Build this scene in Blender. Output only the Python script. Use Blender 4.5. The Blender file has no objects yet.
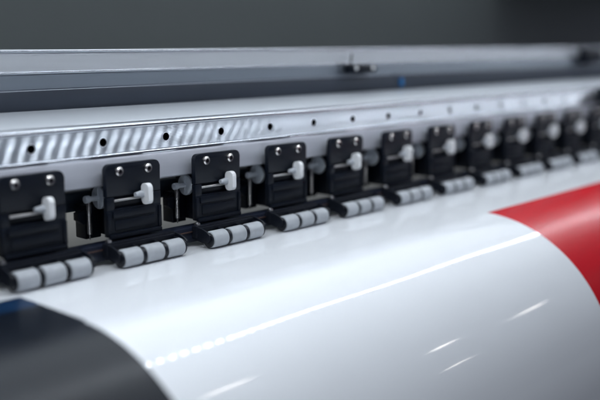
import bpy, bmesh, math, random
from mathutils import Vector, Matrix
random.seed(4)
S = bpy.context.scene
COL = S.collection
PI = math.pi

# ---------------- camera, world, lights, exposure ----------------
F = 850.0; H = 150.0
TH = math.atan2(H, F)
PSI = PI/2 - math.atan2(780.0, math.hypot(F, H))
cd = bpy.data.cameras.new('camera'); cam = bpy.data.objects.new('camera', cd); COL.objects.link(cam)
cam.location = (0, 0, 0)
cam.rotation_euler = (PI/2 - TH, 0, -PSI)
cd.sensor_width = 36; cd.lens = F/600*36
cd.clip_start = 0.02; cd.clip_end = 100
cd.dof.use_dof = True; cd.dof.focus_distance = 0.80; cd.dof.aperture_fstop = 2.5
cd.dof.aperture_blades = 0
S.camera = cam
w = bpy.data.worlds.new('World'); S.world = w; w.use_nodes = True
nt = w.node_tree; bg = nt.nodes['Background']
tc = nt.nodes.new('ShaderNodeTexCoord'); dp = nt.nodes.new('ShaderNodeVectorMath'); dp.operation = 'DOT_PRODUCT'
dp.inputs[1].default_value = (0, .42, .9075)           # bright ceiling, a little towards the back of the printer
rmp = nt.nodes.new('ShaderNodeValToRGB')
nt.links.new(tc.outputs['Generated'], dp.inputs[0])
mr = nt.nodes.new('ShaderNodeMapRange'); mr.inputs[1].default_value = -1; mr.inputs[2].default_value = 1
nt.links.new(dp.outputs['Value'], mr.inputs[0]); nt.links.new(mr.outputs[0], rmp.inputs[0])
cr = rmp.color_ramp; cr.interpolation = 'EASE'
cr.elements[0].position = 0.40; cr.elements[0].color = (.028, .027, .038, 1)
cr.elements[1].position = 0.97; cr.elements[1].color = (.85, .93, 1.0, 1)
e = cr.elements.new(0.60); e.color = (.080, .086, .110, 1)
nt.links.new(rmp.outputs[0], bg.inputs[0]); bg.inputs[1].default_value = 1.48

def area(name, loc, target, sx, sy, power, col):
    l = bpy.data.lights.new(name, 'AREA'); l.shape = 'RECTANGLE'; l.size = sx; l.size_y = sy
    l.energy = power; l.color = col
    o = bpy.data.objects.new(name, l); COL.objects.link(o); o.location = loc
    o.rotation_euler = (Vector(target)-Vector(loc)).to_track_quat('-Z', 'Y').to_euler()
    return o
area('overhead_light', (1.9, 1.2, 1.65), (1.9, 1.0, 0), 6.5, 2.3, 6, (.90, .95, 1.0))
area('front_light', (-0.3, -1.3, 1.3), (0.7, 0.6, -0.1), 1.2, 0.8, 1.8, (.92, .95, 1.0))
S.view_settings.view_transform = 'Standard'; S.view_settings.look = 'None'
S.view_settings.exposure = 0.1; S.view_settings.gamma = 1

# ---------------- materials ----------------
def mat(name, col, rough=.5, metal=0., noise=0., nscale=200., stretch=(1, 1, 1), bump=0., spec=.5, coat=0., rvar=0., aniso=0., tangent=None, emis=None, estr=0, trans=0.):
    m = bpy.data.materials.new(name); m.use_nodes = True
    t = m.node_tree; b = t.nodes['Principled BSDF']
    b.inputs['Base Color'].default_value = (*col, 1); b.inputs['Roughness'].default_value = rough
    b.inputs['Metallic'].default_value = metal; b.inputs['Specular IOR Level'].default_value = spec
    b.inputs['Coat Weight'].default_value = coat; b.inputs['Coat Roughness'].default_value = .12
    b.inputs['Transmission Weight'].default_value = trans
    tcn = t.nodes.new('ShaderNodeTexCoord'); mp = t.nodes.new('ShaderNodeMapping')
    mp.inputs['Scale'].default_value = stretch
    t.links.new(tcn.outputs['Object'], mp.inputs[0])
    nz = t.nodes.new('ShaderNodeTexNoise'); nz.inputs['Scale'].default_value = nscale; nz.inputs['Detail'].default_value = 5
    t.links.new(mp.outputs[0], nz.inputs['Vector'])
    if noise:
        mx = t.nodes.new('ShaderNodeMix'); mx.data_type = 'RGBA'
        mx.inputs[6].default_value = (*[c*(1-noise) for c in col], 1); mx.inputs[7].default_value = (*[min(1, c*(1+noise)) for c in col], 1)
        t.links.new(nz.outputs['Fac'], mx.inputs[0]); t.links.new(mx.outputs[2], b.inputs['Base Color'])
    if rvar:
        r = t.nodes.new('ShaderNodeMapRange'); r.inputs[3].default_value = max(.02, rough-rvar); r.inputs[4].default_value = rough+rvar
        t.links.new(nz.outputs['Fac'], r.inputs[0]); t.links.new(r.outputs[0], b.inputs['Roughness'])
    if bump:
        bp = t.nodes.new('ShaderNodeBump'); bp.inputs['Strength'].default_value = bump; bp.inputs['Distance'].default_value = .0004
        t.links.new(nz.outputs['Fac'], bp.inputs['Height']); t.links.new(bp.outputs[0], b.inputs['Normal'])
    if aniso:
        b.inputs['Anisotropic'].default_value = aniso
        tg = t.nodes.new('ShaderNodeTangent'); tg.direction_type = 'RADIAL'; tg.axis = tangent or 'X'
        t.links.new(tg.outputs[0], b.inputs['Tangent'])
    if emis:
        b.inputs['Emission Color'].default_value = (*emis, 1); b.inputs['Emission Strength'].default_value = estr
    return m

M = dict(
    alu=mat('anodised_aluminium', (.60, .63, .67), .42, .5, .05, 60, (.15, 4, 4), .05, rvar=.05),
    alu_face=mat('extruded_aluminium_face', (.42, .45, .50), .045, .5, .05, 90, (.1, 6, 6), 0),
    alu_bead=mat('polished_aluminium_edge', (.66, .69, .74), .14, 1., .04, 90, (.1, 6, 6), .02),
    alu_plain=None,
    alu_low=mat('aluminium_lower_face', (.60, .62, .68), .5, .55, .05, 60, (.15, 4, 4), .05, rvar=.05),
    rail=mat('guide_rail_steel', (.14, .165, .20), .38, .5, .10, 40, (.1, 5, 5), .05, rvar=.08),
    rail_dark=mat('guide_rail_dark_face', (.035, .045, .065), .45, 0, .15, 40, (.2, 3, 3), .05),  # dark bluish vertical face below the rail
    plastic=mat('black_plastic', (.004, .007, .014), .42, 0, .25, 500, (1, 1, 1), .10, spec=.28, rvar=.08),
    plastic2=mat('black_plastic_satin', (.008, .010, .016), .36, 0, .25, 300, (1, 1, 1), .06, spec=.3, rvar=.08),
    rubber=mat('grey_rubber', (.45, .475, .505), .50, 0, .16, 140, (1, 1, 1), .12),
    white=mat('white_plastic', (.93, .94, .95), .32, 0, .02, 200),
    dial=mat('blue_grey_nylon', (.82, .88, .95), .35, 0, .08, 200),
    stem=mat('pale_grey_plastic', (.50, .53, .57), .35),
    chrome=mat('nickel_screw', (.72, .70, .68), .22, 1., .08, 600),
    steel=mat('steel_wire', (.55, .54, .54), .28, 1., .1, 400),
    beige=mat('beige_shade_sheet', (.24, .225, .20), .5, 0, .08, 40),
    black=mat('black_hole', (.003, .003, .005), .8, spec=.1),
    shaft=mat('blued_shaft', (.06, .085, .115), .35, .4, .1, 80, (.2, 4, 4)),
    vinyl=mat('white_glossy_vinyl', (.84, .86, .89), .06, 0, .012, 14, (1, 1, 1), .02, spec=.5, rvar=.01),
    red=mat('red_printed_ink', (.56, .0, .008), .25, 0, .02, 30, (1, 1, 1), 0, spec=.22),
    ink=mat('black_printed_ink', (.004, .007, .013), .30, 0, .15, 30, (1, 1, 1), 0, spec=.24),
    blueink=mat('blue_printed_ink', (.006, .026, .07), .32, 0, .5, 18, (1, 1, 1), 0, spec=.25),
    platen=mat('platen_metal', (.30, .31, .33), .4, .5, .1, 60),
    bar=mat('black_guide_bar', (.010, .014, .028), .36, 0, .2, 100, (.2, 3, 3)),
    brown=mat('brown_edge_line', (.10, .06, .05), .4, .5, .1, 100),
    cover=mat('dark_grey_green_cover', (.26, .295, .29), .42, 0, .05, 6, (1, 1, 1), .02, rvar=.05),
    near_black=mat('near_black_matt', (.010, .012, .018), .5, 0, .1, 20),
    bluetape=mat('blue_tape', (.01, .17, .45), .4),
    led=mat('led_emitter', (.9, .9, .9), .4, emis=(.88, .94, 1.0), estr=38),
    tube=mat('fluorescent_tube', (.9, .9, .9), .4, emis=(1.0, .93, .86), estr=11),
    floor=mat('shop_floor', (.10, .10, .11), .6, 0, .1, 5),
)

# fine extrusion grooves along x on the perforated strip: normals rock up and down, never sideways
M.pop('alu_plain')
def grooves(m, amp, k):
    t = m.node_tree; b = t.nodes['Principled BSDF']; N = t.nodes.new
    tcn = N('ShaderNodeTexCoord'); sp = N('ShaderNodeSeparateXYZ'); t.links.new(tcn.outputs['Object'], sp.inputs[0])
    a = N('ShaderNodeMath'); a.operation = 'MULTIPLY'; a.inputs[1].default_value = k; t.links.new(sp.outputs['Z'], a.inputs[0])
    c = N('ShaderNodeMath'); c.operation = 'SINE'; t.links.new(a.outputs[0], c.inputs[0])
    d = N('ShaderNodeMath'); d.operation = 'MULTIPLY'; t.links.new(c.outputs[0], d.inputs[0])
    # grooves are steeper towards the two edges of the strip
    u = N('ShaderNodeMath'); u.operation = 'SUBTRACT'; u.inputs[1].default_value = .1105; t.links.new(sp.outputs['Z'], u.inputs[0])
    v = N('ShaderNodeMath'); v.operation = 'DIVIDE'; v.inputs[1].default_value = .0105; t.links.new(u.outputs[0], v.inputs[0])
    v2 = N('ShaderNodeMath'); v2.operation = 'POWER'; v2.inputs[1].default_value = 2; va = N('ShaderNodeMath'); va.operation = 'ABSOLUTE'
    t.links.new(v.outputs[0], va.inputs[0]); t.links.new(va.outputs[0], v2.inputs[0])
    w2 = N('ShaderNodeMath'); w2.operation = 'MULTIPLY_ADD'; w2.inputs[1].default_value = .03; w2.inputs[2].default_value = amp
    t.links.new(v2.outputs[0], w2.inputs[0]); t.links.new(w2.outputs[0], d.inputs[1])
    x = N('ShaderNodeCombineXYZ'); x.inputs[1].default_value = -1; t.links.new(d.outputs[0], x.inputs[2])
    n = N('ShaderNodeVectorMath'); n.operation = 'NORMALIZE'; t.links.new(x.outputs[0], n.inputs[0])
    t.links.new(n.outputs[0], b.inputs['Normal'])
grooves(M['alu_face'], .592, 2*PI/.0007)

# ---------------- mesh helpers ----------------
def obj(name, bm, m, parent=None, smooth=True, label=None):
    me = bpy.data.meshes.new(name); bmesh.ops.recalc_face_normals(bm, faces=bm.faces)
    bm.to_mesh(me); bm.free()
    for k in (m if isinstance(m, list) else [m]): me.materials.append(M[k])
    o = bpy.data.objects.new(name, me); COL.objects.link(o)
    if smooth:
        me.shade_smooth() if False else [setattr(p, 'use_smooth', True) for p in me.polygons]
        me.set_sharp_from_angle(angle=math.radians(38))
    if parent: o.parent = parent
    if label: o['label'] = label
    return o
def box(bm, x0, x1, y0, y1, z0, z1, bev=.0006, seg=2, mi=0):
    r = bmesh.ops.create_cube(bm, size=1); vs = r['verts']
    for v in vs:
        v.co = Vector((x0+(v.co.x+.5)*(x1-x0), y0+(v.co.y+.5)*(y1-y0), z0+(v.co.z+.5)*(z1-z0)))
    fs = set(f for v in vs for f in v.link_faces)
    for f in fs: f.material_index = mi
    if bev:
        es = list(set(e for v in vs for e in v.link_edges))
        bmesh.ops.bevel(bm, geom=es, offset=bev, segments=seg, affect='EDGES', profile=.5)
def prism_yz(bm, prof, x0, x1):        # closed profile in (y,z) extruded along x
    a = [bm.verts.new((x0, y, z)) for y, z in prof]; b = [bm.verts.new((x1, y, z)) for y, z in prof]
    n = len(prof)
    for i in range(n): bm.faces.new((a[i], a[(i+1) % n], b[(i+1) % n], b[i]))
    bm.faces.new(a); bm.faces.new(b[::-1])
def prism_xz(bm, prof, y0, y1, bev=0):
    a = [bm.verts.new((x, y0, z)) for x, z in prof]; b = [bm.verts.new((x, y1, z)) for x, z in prof]
    n = len(prof)
    for i in range(n): bm.faces.new((a[i], a[(i+1) % n], b[(i+1) % n], b[i]))
    f = bm.faces.new(a); bm.faces.new(b[::-1])
    if bev: bmesh.ops.bevel(bm, geom=list(f.edges), offset=bev, segments=2, affect='EDGES', profile=.5)
AX = {'x': Matrix(((0, 0, 1), (1, 0, 0), (0, 1, 0))), 'y': Matrix(((0, 1, 0), (0, 0, -1), (-1, 0, 0))), 'z': Matrix.Identity(3)}
def lathe(bm, prof, c, ax='z', n=32, sy=1., sz=1.):      # prof: (radius, along); revolve about axis ax
    R = AX[ax]; rings = []
    for r, h in prof:
        if r < 1e-7: rings.append([bm.verts.new(Vector(c)+R@Vector((0, 0, h)))])
        else: rings.append([bm.verts.new(Vector(c)+R@Vector((r*sy*math.cos(2*PI*k/n), r*sz*math.sin(2*PI*k/n), h))) for k in range(n)])
    for p, q in zip(rings, rings[1:]):
        for k in range(n):
            k2 = (k+1) % n
            if len(p) == 1 and len(q) == 1: continue
            if len(p) == 1: bm.faces.new((p[0], q[k2], q[k]))
            elif len(q) == 1: bm.faces.new((p[k], p[k2], q[0]))
            else: bm.faces.new((p[k], p[k2], q[k2], q[k]))
def rcyl(r, h0, h1, e):                # rounded cylinder profile
    p = [(0, h0)]
    for k in range(5):
        a = PI/2*k/4; p.append((r-e+e*math.sin(a), h0+e-e*math.cos(a)))
    for k in range(5):
        a = PI/2*k/4; p.append((r-e+e*math.cos(a), h1-e+e*math.sin(a)))
    return p+[(0, h1)]
def tube(bm, pts, r, n=8):
    pts = [Vector(p) for p in pts]; rings = []
    for i, p in enumerate(pts):
        d = (pts[min(i+1, len(pts)-1)]-pts[max(i-1, 0)]).normalized()
        u = d.orthogonal().normalized() if i == 0 else (u-d*u.dot(d)).normalized()
        v = d.cross(u)
        rings.append([bm.verts.new(p+r*(u*math.cos(2*PI*k/n)+v*math.sin(2*PI*k/n))) for k in range(n)])
    for p, q in zip(rings, rings[1:]):
        for k in range(n): bm.faces.new((p[k], p[(k+1) % n], q[(k+1) % n], q[k]))
    bm.faces.new(rings[0][::-1]); bm.faces.new(rings[-1])

# ---------------- the printer ----------------
XL, XR = -0.35, 2.7
pr = bpy.data.objects.new('wide_format_printer', None); COL.objects.link(pr); pr.location = (0.9, 0.6, -0.19)
pr['label'] = 'large roll printer with aluminium beam, guide rail and black pinch rollers above the sheet'
pr['category'] = 'printer'
PO = Vector(pr.location)
def part(name, bm, m, label=None, parent=None):
    bmesh.ops.translate(bm, verts=bm.verts, vec=-PO)
    return obj(name, bm, m, parent or pr, label=label)

# beam: body with channel, beads, holes
YF = .6235
bm = bmesh.new()
prof = [(.6205, -.0955), (.6205, -.1165), (.6225, -.1180), (.700, -.1180), (.700, -.0640), (.6290, -.0650), (.6262, -.0646), (.6262, -.0655), (.6340, -.0660), (.6340, -.0925), (.6222, -.0930)]
prism_yz(bm, prof, XL, 2.35)
beam = part('beam', bm, 'alu_low', 'silver aluminium beam with a recessed strip of round holes')
bm = bmesh.new()
prism_yz(bm, [(.6262,-.0642),(.6257,-.0636),(.6257,-.0628),(.6262,-.0622),(.640,-.0612),(.6985,-.0545),(.6985,-.0638)], XL, 2.35)
part('beam_top', bm, 'alu', parent=None)
bm = bmesh.new()
for zc, yc, r in ((-.0668, .6238, .0026), (-.0918, .6225, .0024)):
    tube(bm, [(XL, yc+.0010, zc), (2.35, yc+.0010, zc)], r, 20)
tube(bm, [(XL, YF+.0024, -.0708), (2.35, YF+.0024, -.0708)], .0009, 12)
part('edge_bead', bm, 'alu_bead')
# channel face with round holes
bm = bmesh.new()
z0, z1 = -.0900, -.0690; zc = -.0795; hr = .0038
px0 = XL; step = .0698; hx = [.3637+step*k for k in range(-10, 29)]
nseg = 24
def quad(a, b, c, d, mi=0):
    f = bm.faces.new([bm.verts.new(p) for p in (a, b, c, d)]); f.material_index = mi
half = .0105
cur = XL
for x in hx:
    if x-half > cur: quad((cur, YF, z0), (x-half, YF, z0), (x-half, YF, z1), (cur, YF, z1))
    inn, out, back = [], [], []
    for k in range(nseg):
        a = 2*PI*k/nseg; c_, s_ = math.cos(a), math.sin(a); q = half/max(abs(c_), abs(s_))
        inn.append(bm.verts.new((x+hr*c_, YF, zc+hr*s_))); out.append(bm.verts.new((x+q*c_, YF, zc+q*s_)))
        back.append(bm.verts.new((x+hr*c_*.98, YF+.007, zc+hr*s_*.98)))
    for k in range(nseg):
        k2 = (k+1) % nseg
        bm.faces.new((inn[k], inn[k2], out[k2], out[k]))
        f = bm.faces.new((inn[k], inn[k2], back[k2], back[k])); f.material_index = 1
    f = bm.faces.new(back); f.material_index = 1
    cur = x+half
quad((cur, YF, z0), (2.35, YF, z0), (2.35, YF, z1), (cur, YF, z1))
part('perforated_strip', bm, ['alu_face', 'black'])
# small lip around each black-coloured hole
for x in hx:
    if not .2 < x < 1.75: continue
    bm = bmesh.new()
    lathe(bm, [(hr-.0001, .0001), (hr+.0002, .0003), (hr+.0005, .0001), (hr+.0006, -.0006)], (x, YF, zc), 'y', 28)
    part('hole_rim', bm, 'alu_low')

# rear guide rail
tilt = .0058
def rz(bm):
    for v in bm.verts: v.co.z += tilt*(v.co.x-.35)
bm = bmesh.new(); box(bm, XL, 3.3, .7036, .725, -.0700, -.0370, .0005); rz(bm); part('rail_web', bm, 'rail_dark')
bm = bmesh.new()
prism_yz(bm, [(.702, -.0355), (.7047, -.0226), (.757, -.0226), (.757, -.0355)], XL, 3.3); rz(bm); part('guide_rail', bm, 'rail', 'grey steel guide rail with bright edges')
bm = bmesh.new()
prism_yz(bm, [(.7043, -.0191), (.7059, -.0027), (.749, -.0027), (.749, -.0191)], XL, 3.3); rz(bm); part('rail_cap', bm, 'alu')
for zz, r in ((-.0363, .0013), (-.0207, .0017), (-.0014, .0014)):
    bm = bmesh.new(); tube(bm, [(XL, .7043, zz), (3.3, .7043, zz)], r, 16); rz(bm); part('rail_edge', bm, 'alu_bead')
# small connector on the rail
zb = tilt*(.887-.35)
bm = bmesh.new()
box(bm, .8615, .913, .688, .7015, -.0325+zb, -.0215+zb, .0016)
tube(bm, [(.867, .696, -.0235+zb), (.866, .694, -.014+zb), (.870, .696, -.008+zb)], .0011)
cn = part('rail_connector', bm, 'plastic', 'small black connector block with two bright screws')
for x in (.8695, .9045):
    bm = bmesh.new(); lathe(bm, [(0, .002), (.0018, .0018), (.0026, .001), (.0028, 0)], (x, .688, -.0262+zb), 'y', 20)
    part('screw', bm, 'white', parent=cn)
bm = bmesh.new(); box(bm, .985, .992, .6995, .7028, -.0530+zb, -.0415+zb, .0008); part('tape_marker', bm, 'bluetape')
# rear cover, and an unseen block added above to shade its right end
bm = bmesh.new(); box(bm, -1.2, 4.6, 1.40, 1.43, -.16, .30, .004); part('rear_cover', bm, 'cover')
bm = bmesh.new(); box(bm, 2.45, 4.0, .95, 1.38, .22, .55, .03, 4); part('cover_shade_block', bm, 'near_black')
bm = bmesh.new(); box(bm, -4, 12, 4.0, 4.1, -1.2, 1.0, 0); wl = obj('back_wall', bm, 'near_black'); wl['kind'] = 'structure'
bm = bmesh.new(); box(bm, 1.455, 1.56, .600, .6195, -.092, -.0640, .003); part('beam_bracket', bm, 'plastic')
bm = bmesh.new(); box(bm, 1.56, 1.64, .686, .7012, -.032+.007, -.003+.007, .003); part('rail_bracket', bm, 'plastic')
# square shaft and guide bar
bm = bmesh.new(); box(bm, XL, 2.35, .664, 1.0, -.1822, -.1800, .0006); part('rear_shade_sheet', bm, 'beige')  # added sheet over the vinyl, darkening the gap behind the rollers
bm = bmesh.new(); box(bm, XL, 2.35, .664, .684, -.146, -.128, .003, 3); part('shaft', bm, 'shaft')
bm = bmesh.new(); box(bm, XL, 2.35, .606, .622, -.1805, -.1660, .0012); gb = part('guide_bar', bm, 'bar')
bm = bmesh.new(); tube(bm, [(XL, .6052, -.1700), (2.35, .6052, -.1700)], .0007); part('edge_line', bm, 'brown')  # thin brown line along the front of the guide bar
# LED strip above the print zone (real 60-per-metre strip)
bm = bmesh.new(); box(bm, XL, 2.2, .485, .513, .0905, .100, .001); ls = part('light_strip', bm, 'alu')
bm = bmesh.new()
k = 0; x = XL+.01
while x < 2.15:
    box(bm, x, x+.006, .493, .505, .0890, .0903, 0); x += .0166
bmesh.ops.translate(bm, verts=bm.verts, vec=-PO); obj('light_emitting_diodes', bm, 'led', pr, smooth=False)

# platen with rounded front
YC, ZC, R = .485, -.3440, .1600
def prof_pts(R, ztop_y=1.02, n=48, down=.45):
    p = [(ztop_y - (ztop_y-YC)*k/14, ZC+R) for k in range(15)]
    p += [(YC-R*math.sin(PI/2*k/n), ZC+R*math.cos(PI/2*k/n)) for k in range(1, n+1)]
    p += [(YC-R, ZC-down*k/8) for k in range(1, 9)]
    return p
pp = prof_pts(R-.0012)
bm = bmesh.new(); prism_yz(bm, pp+[(1.02, ZC-.45)], -.5, 2.6); part('platen', bm, 'platen')

# ---------------- pinch roller units ----------------
PZ0, PZ1 = -.1625, -.0975
def unit(cx):
    """all coordinates are for a unit centred on x=0, then moved to cx"""
    T = Vector((cx, .61, PZ0))
    bm = bmesh.new()
    w = .0295; r = .0055
    # face plate with an open slot: built from four bevelled slabs and rounded top corners
    s0, s1, sz0, sz1 = -.0215, .0120, -.1375, -.1265
    top = [(-w, sz1+.0005)]+[(w, sz1+.0005)]
    for k in range(7): a = PI/2*k/6; top.append((w-r+r*math.cos(a), PZ1-r+r*math.sin(a)))
    for k in range(7): a = PI/2+PI/2*k/6; top.append((-w+r+r*math.cos(a), PZ1-r+r*math.sin(a)))
    prism_xz(bm, top, .6095, .6145, .0006)
    box(bm, -w, s0, .6095, .6145, sz0, sz1, .0003); box(bm, s1, w, .6095, .6145, sz0, sz1, .0003)
    # lower field with a stepped ledge and a shallow raised frame
    box(bm, -w, w, .6095, .6145, PZ0+.001, sz0+.0003, .0005)
    box(bm, -w+.0055, w-.0075, .6078, .6105, sz0-.0075, sz0-.0012, .0006)
    box(bm, -w+.0075, w-.0075, .6085, .6105, PZ0+.006, sz0-.0095, .0008)
    box(bm, -w+.001, w-.001, .6068, .6105, PZ0-.001, PZ0+.0032, .0008)
    box(bm, -w, -w+.0035, .6085, .6105, PZ0+.003, sz0-.002, .0005)
    box(bm, w-.0035, w, .6085, .6105, PZ0+.003, sz0-.002, .0005)
    # body behind the plate
    box(bm, -w+.0085, w-.004, .6140, .6195, -.150, -.104, .001)
    box(bm, -.0125, w-.004, .6190, .6600, -.166, -.1190, .002)
    bmesh.ops.translate(bm, verts=bm.verts, vec=Vector((0, -.61, -PZ0)))
    me = obj('pinch_roller_unit', bm, 'plastic', pr); me.location = T-PO
    def sub(name, bm, m):
        bmesh.ops.translate(bm, verts=bm.verts, vec=Vector((0, -.61, -PZ0)))
        return obj(name, bm, m, me)
    for sx in (-.0158, .0155):
        bm = bmesh.new()
        lathe(bm, [(.0017, .0006), (.0019, .0026), (.0030, .0028), (.0041, .0018), (.0044, 0.), (.0044, -.002)], (sx, .6095, -.1042), 'y', 28)
        sc = sub('screw', bm, 'chrome')
        bm = bmesh.new(); lathe(bm, [(0, .0024), (.0021, .0024), (.0021, .0010), (0, .0010)], (sx, .6095, -.1042), 'y', 6)
        sub('hex_socket', bm, 'black')
    bm = bmesh.new(); lathe(bm, rcyl(.0013, -.0210, .0115, .0003), (0, .6110, -.1300), 'x', 16); sub('slot_pin', bm, 'steel')
    bm = bmesh.new(); lathe(bm, [(0, 0), (.0020, 0), (.0026, .004), (.0031, .0065), (.0033, .008), (0, .008)], (-.0012, .6060, -.1262), 'x', 24)
    kn = sub('knob_stem', bm, 'stem')
    bm = bmesh.new(); 
    kp = []
    for qy, qz, a0 in ((1, 1, 0), (-1, 1, 90), (-1, -1, 180), (1, -1, 270)):
        for k in range(13): a = math.radians(a0+7.5*k); kp.append((.6025+qy*.0008+.0046*math.cos(a), -.1260+qz*.0044+.0050*math.sin(a)))
    prism_yz(bm, kp, .0068, .0118)
    bmesh.ops.bevel(bm, geom=[e for e in bm.edges if abs(e.verts[0].co.x-e.verts[1].co.x) < 1e-6], offset=.0016, segments=3, affect='EDGES', profile=.5)
    sub('knob', bm, 'white')
    # roller holder: back bar, two arms, two dividers, axle
    zc = -.1757; yr = .586
    bm = bmesh.new()
    box(bm, -.0385, .0365, .5985, .6058, -.1755, -.1640, .0012)
    box(bm, -.0375, .0355, .5962, .6065, -.1700, -.1655, .0010)
    for a in (-.0380, .0352):
        prof = [(.6060, -.1645), (.6060, -.1765), (.590, -.1790), (.5845, -.1785), (.5815, -.1755), (.5815, -.1705), (.5850, -.1680), (.5930, -.1655)]
        wd = .0020 if a < 0 else .0016
        prism_yz(bm, prof, a, a+wd)
    for a, b in ((-.0358, -.0343), (-.0145, -.0108), (.0090, .0127), (.0324, .0342)):
        lathe(bm, rcyl(.0072, a, b, .0006), (0, yr, zc), 'x', 28)
        box(bm, (a+b)/2-.0010, (a+b)/2+.0010, .5900, .600, -.1765, -.1680, .0006)
    lathe(bm, rcyl(.0024, -.0375, .0365, .0004), (0, yr, zc), 'x', 16)
    sub('roller_holder', bm, 'plastic2')
    for a, b in ((-.0340, -.0149), (-.0104, .0086), (.0131, .0321)):
        bm = bmesh.new(); lathe(bm, [(.0035, a+.0006), (.0068, a+.0004), (.0070, a)]+rcyl(.0081, a, b, .0015)[2:-1]+[(.0070, b), (.0068, b-.0004), (.0035, b-.0006)], (0, yr, zc), 'x', 40)
        sub('roller', bm, 'rubber')
    # side dial with spring and lever
    yd, zd = .637, -.1305
    bm = bmesh.new()
    lathe(bm, rcyl(.0102, -.0016, .0016, .0007), (-.0180, yd, zd), 'x', 36)
    lathe(bm, rcyl(.0024, -.0130, .0, .0006), (-.0180, yd, zd), 'x', 20)
    lathe(bm, rcyl(.0034, -.0155, -.0105, .0008), (-.0180, yd, zd), 'x', 20)
    box(bm, -.0203, -.0192, yd-.0008, yd+.0008, zd-.0088, zd+.0088, .0004)
    sub('side_dial', bm, 'dial')
    bm = bmesh.new()
    n = 22*12; tube(bm, [(-.0295+.0017*math.cos(2*PI*k/12), yd+.0017*math.sin(2*PI*k/12), -.1350-.0270*k/n) for k in range(n+1)], .00050, 6)
    tube(bm, [(-.0295, yd, -.130), (-.0295, yd, -.136)], .0006); tube(bm, [(-.0295, yd, -.1615), (-.0295, yd, -.1670)], .0006)
    sub('spring', bm, 'steel')
    bm = bmesh.new()
    box(bm, -.0300, -.0130, .6430, .6590, -.1680, -.1370, .0012)
    prism_xz(bm, [(-.0390, -.1425), (-.0290, -.1405), (-.0290, -.1540), (-.0340, -.1530), (-.0390, -.1490)], .6400, .6470, .0006)
    sub('lever', bm, 'plastic')
    bm = bmesh.new(); lathe(bm, [(0, .003), (.0020, .0026), (.0026, .001), (.0026, -.001)], (-.0330, .6045, -.1635), 'y', 20)
    sub('pivot_pin', bm, 'steel')
    return me
U0 = unit(.355)
for i in list(range(-1, 0))+list(range(1, 13)):
    dx = random.uniform(-.0008, .0008); c = U0.copy(); COL.objects.link(c); c.location = U0.location+Vector((.1*i+random.uniform(-.0006, .0006), 0, 0)); c.rotation_euler.z = math.radians(random.uniform(-.5, .5)); c.parent = pr
    for ch in U0.children:
        d = ch.copy(); COL.objects.link(d); d.parent = c
        if ch.name.startswith('knob'): d.location.x += dx     # small play of the sliding knob
for o in [o for o in pr.children if o.name.startswith('pinch_roller_unit')]: o['group'] = 'pinch roller units along the beam'

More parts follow.
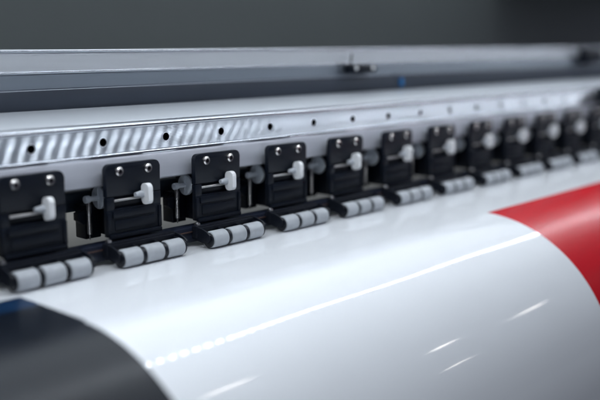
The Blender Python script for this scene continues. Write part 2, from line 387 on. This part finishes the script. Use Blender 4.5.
# ---------------- printed vinyl sheet ----------------
sheet = bpy.data.objects.new('vinyl_sheet', None); COL.objects.link(sheet); sheet.location = (.9, .5, -.184)
sheet['label'] = 'glossy white sheet with red and black print curving over the front of the printer'
sheet['category'] = 'vinyl sheet'
SO = Vector(sheet.location)
TOP = prof_pts(R)
def s_of():        # arc length table
    s = [0]
    for (a, b), (c, d) in zip(TOP, TOP[1:]): s.append(s[-1]+math.hypot(c-a, d-b))
    return s
SS = s_of()
def at(s):
    s = max(0, min(SS[-1], s))
    if s <= SS[14]:
        return 1.02-s, ZC+R, 0
    q = s-SS[14]
    if q < R*PI/2: return YC-R*math.sin(q/R), ZC+R*math.cos(q/R), q/R
    return YC-R, ZC-(q-R*PI/2), PI/2
def s_y(y): return 1.02-y               # flat part
SE = SS[-1]
def patch(name, m, x0f, x1f, sa, sb, nx=40, ds=.004, label=None):
    """closed sheet piece: x between two functions of s, s from sa to sb, 0.25 mm thick"""
    bm = bmesh.new(); ns = max(2, int((sb-sa)/ds)); top = []; bot = []
    for j in range(ns+1):
        s = sa+(sb-sa)*j/ns; y, z, a = at(s); ny, nz = -math.sin(a), math.cos(a); rt, rb = [], []
        for i in range(nx+1):
            x = x0f(s)+(x1f(s)-x0f(s))*i/nx
            lift = .0002*math.sin(x*31+s*9)*math.sin(s*23+x*3)
            rt.append(bm.verts.new((x, y+ny*lift, z+nz*lift))); rb.append(bm.verts.new((x, y-ny*.00025, z-nz*.00025)))
        top.append(rt); bot.append(rb)
    for j in range(ns):
        for i in range(nx): 
            bm.faces.new((top[j][i], top[j+1][i], top[j+1][i+1], top[j][i+1]))
            bm.faces.new((bot[j][i], bot[j][i+1], bot[j+1][i+1], bot[j+1][i]))
    for j in range(ns):
        for i in (0, nx): bm.faces.new((top[j][i], bot[j][i], bot[j+1][i], top[j+1][i]))
    for i in range(nx):
        for j in (0, ns): bm.faces.new((top[j][i], top[j][i+1], bot[j][i+1], bot[j][i]))
    bmesh.ops.translate(bm, verts=bm.verts, vec=-SO)
    return obj(name, bm, m, sheet, label=label)
XA, XB = -.42, 1.95
sd, sr = s_y(.574), s_y(.4835)
def xd(s):         # edge of the black print
    return .3190 if s < s_y(.489) else (.3190-(s-s_y(.489))*.55 if s < s_y(.4845) else .3165)
xr = lambda s: .8546
C = lambda v: (lambda s: v)
patch('blank_area', 'vinyl', C(XA), C(XB), 0, sd, 60, .01)
patch('blank_area', 'vinyl', xd, C(XB), sd, sr, 60, .0015)
patch('blank_area', 'vinyl', xd, xr, sr, SE, 30, .003)
patch('blue_print', 'blueink', C(XA), xd, sd, s_y(.545), 20, .002, 'dark blue printed band')
patch('black_print', 'ink', C(XA), xd, s_y(.545), SE, 20, .0025, 'glossy black printed area')
patch('red_print', 'red', xr, C(XB), sr, SE, 30, .003, 'bright red printed area')

# ---------------- shop floor and ceiling lamps (outside the frame) ----------------
bm = bmesh.new(); box(bm, -8, 10, -8, 8, -1.22, -1.2, 0)
fl = obj('floor', bm, 'floor'); fl['kind'] = 'structure'
def lamp(x, y, z, L, r, label):
    bm = bmesh.new(); lathe(bm, rcyl(r, -L/2, L/2, r*.4), (0, 0, 0), 'x', 16)
    o = obj('ceiling_lamp', bm, 'tube'); o.location = (x, y, z); o['label'] = label; o['category'] = 'lamp'
    o['group'] = 'tube lamps on the ceiling'
lamp(4.72, -1.78, 2.0, .3, .035, 'short warm ceiling tube lamp in front of the printer')
lamp(6.1, -2.0, 2.0, .4, .035, 'further warm ceiling tube lamp in front of the printer')
lamp(6.6, -3.45, 2.0, .4, .03, 'warm ceiling tube lamp furthest from the printer')
lamp(2.2, -.17, 2.0, .22, .03, 'warm ceiling tube lamp above the printer front')
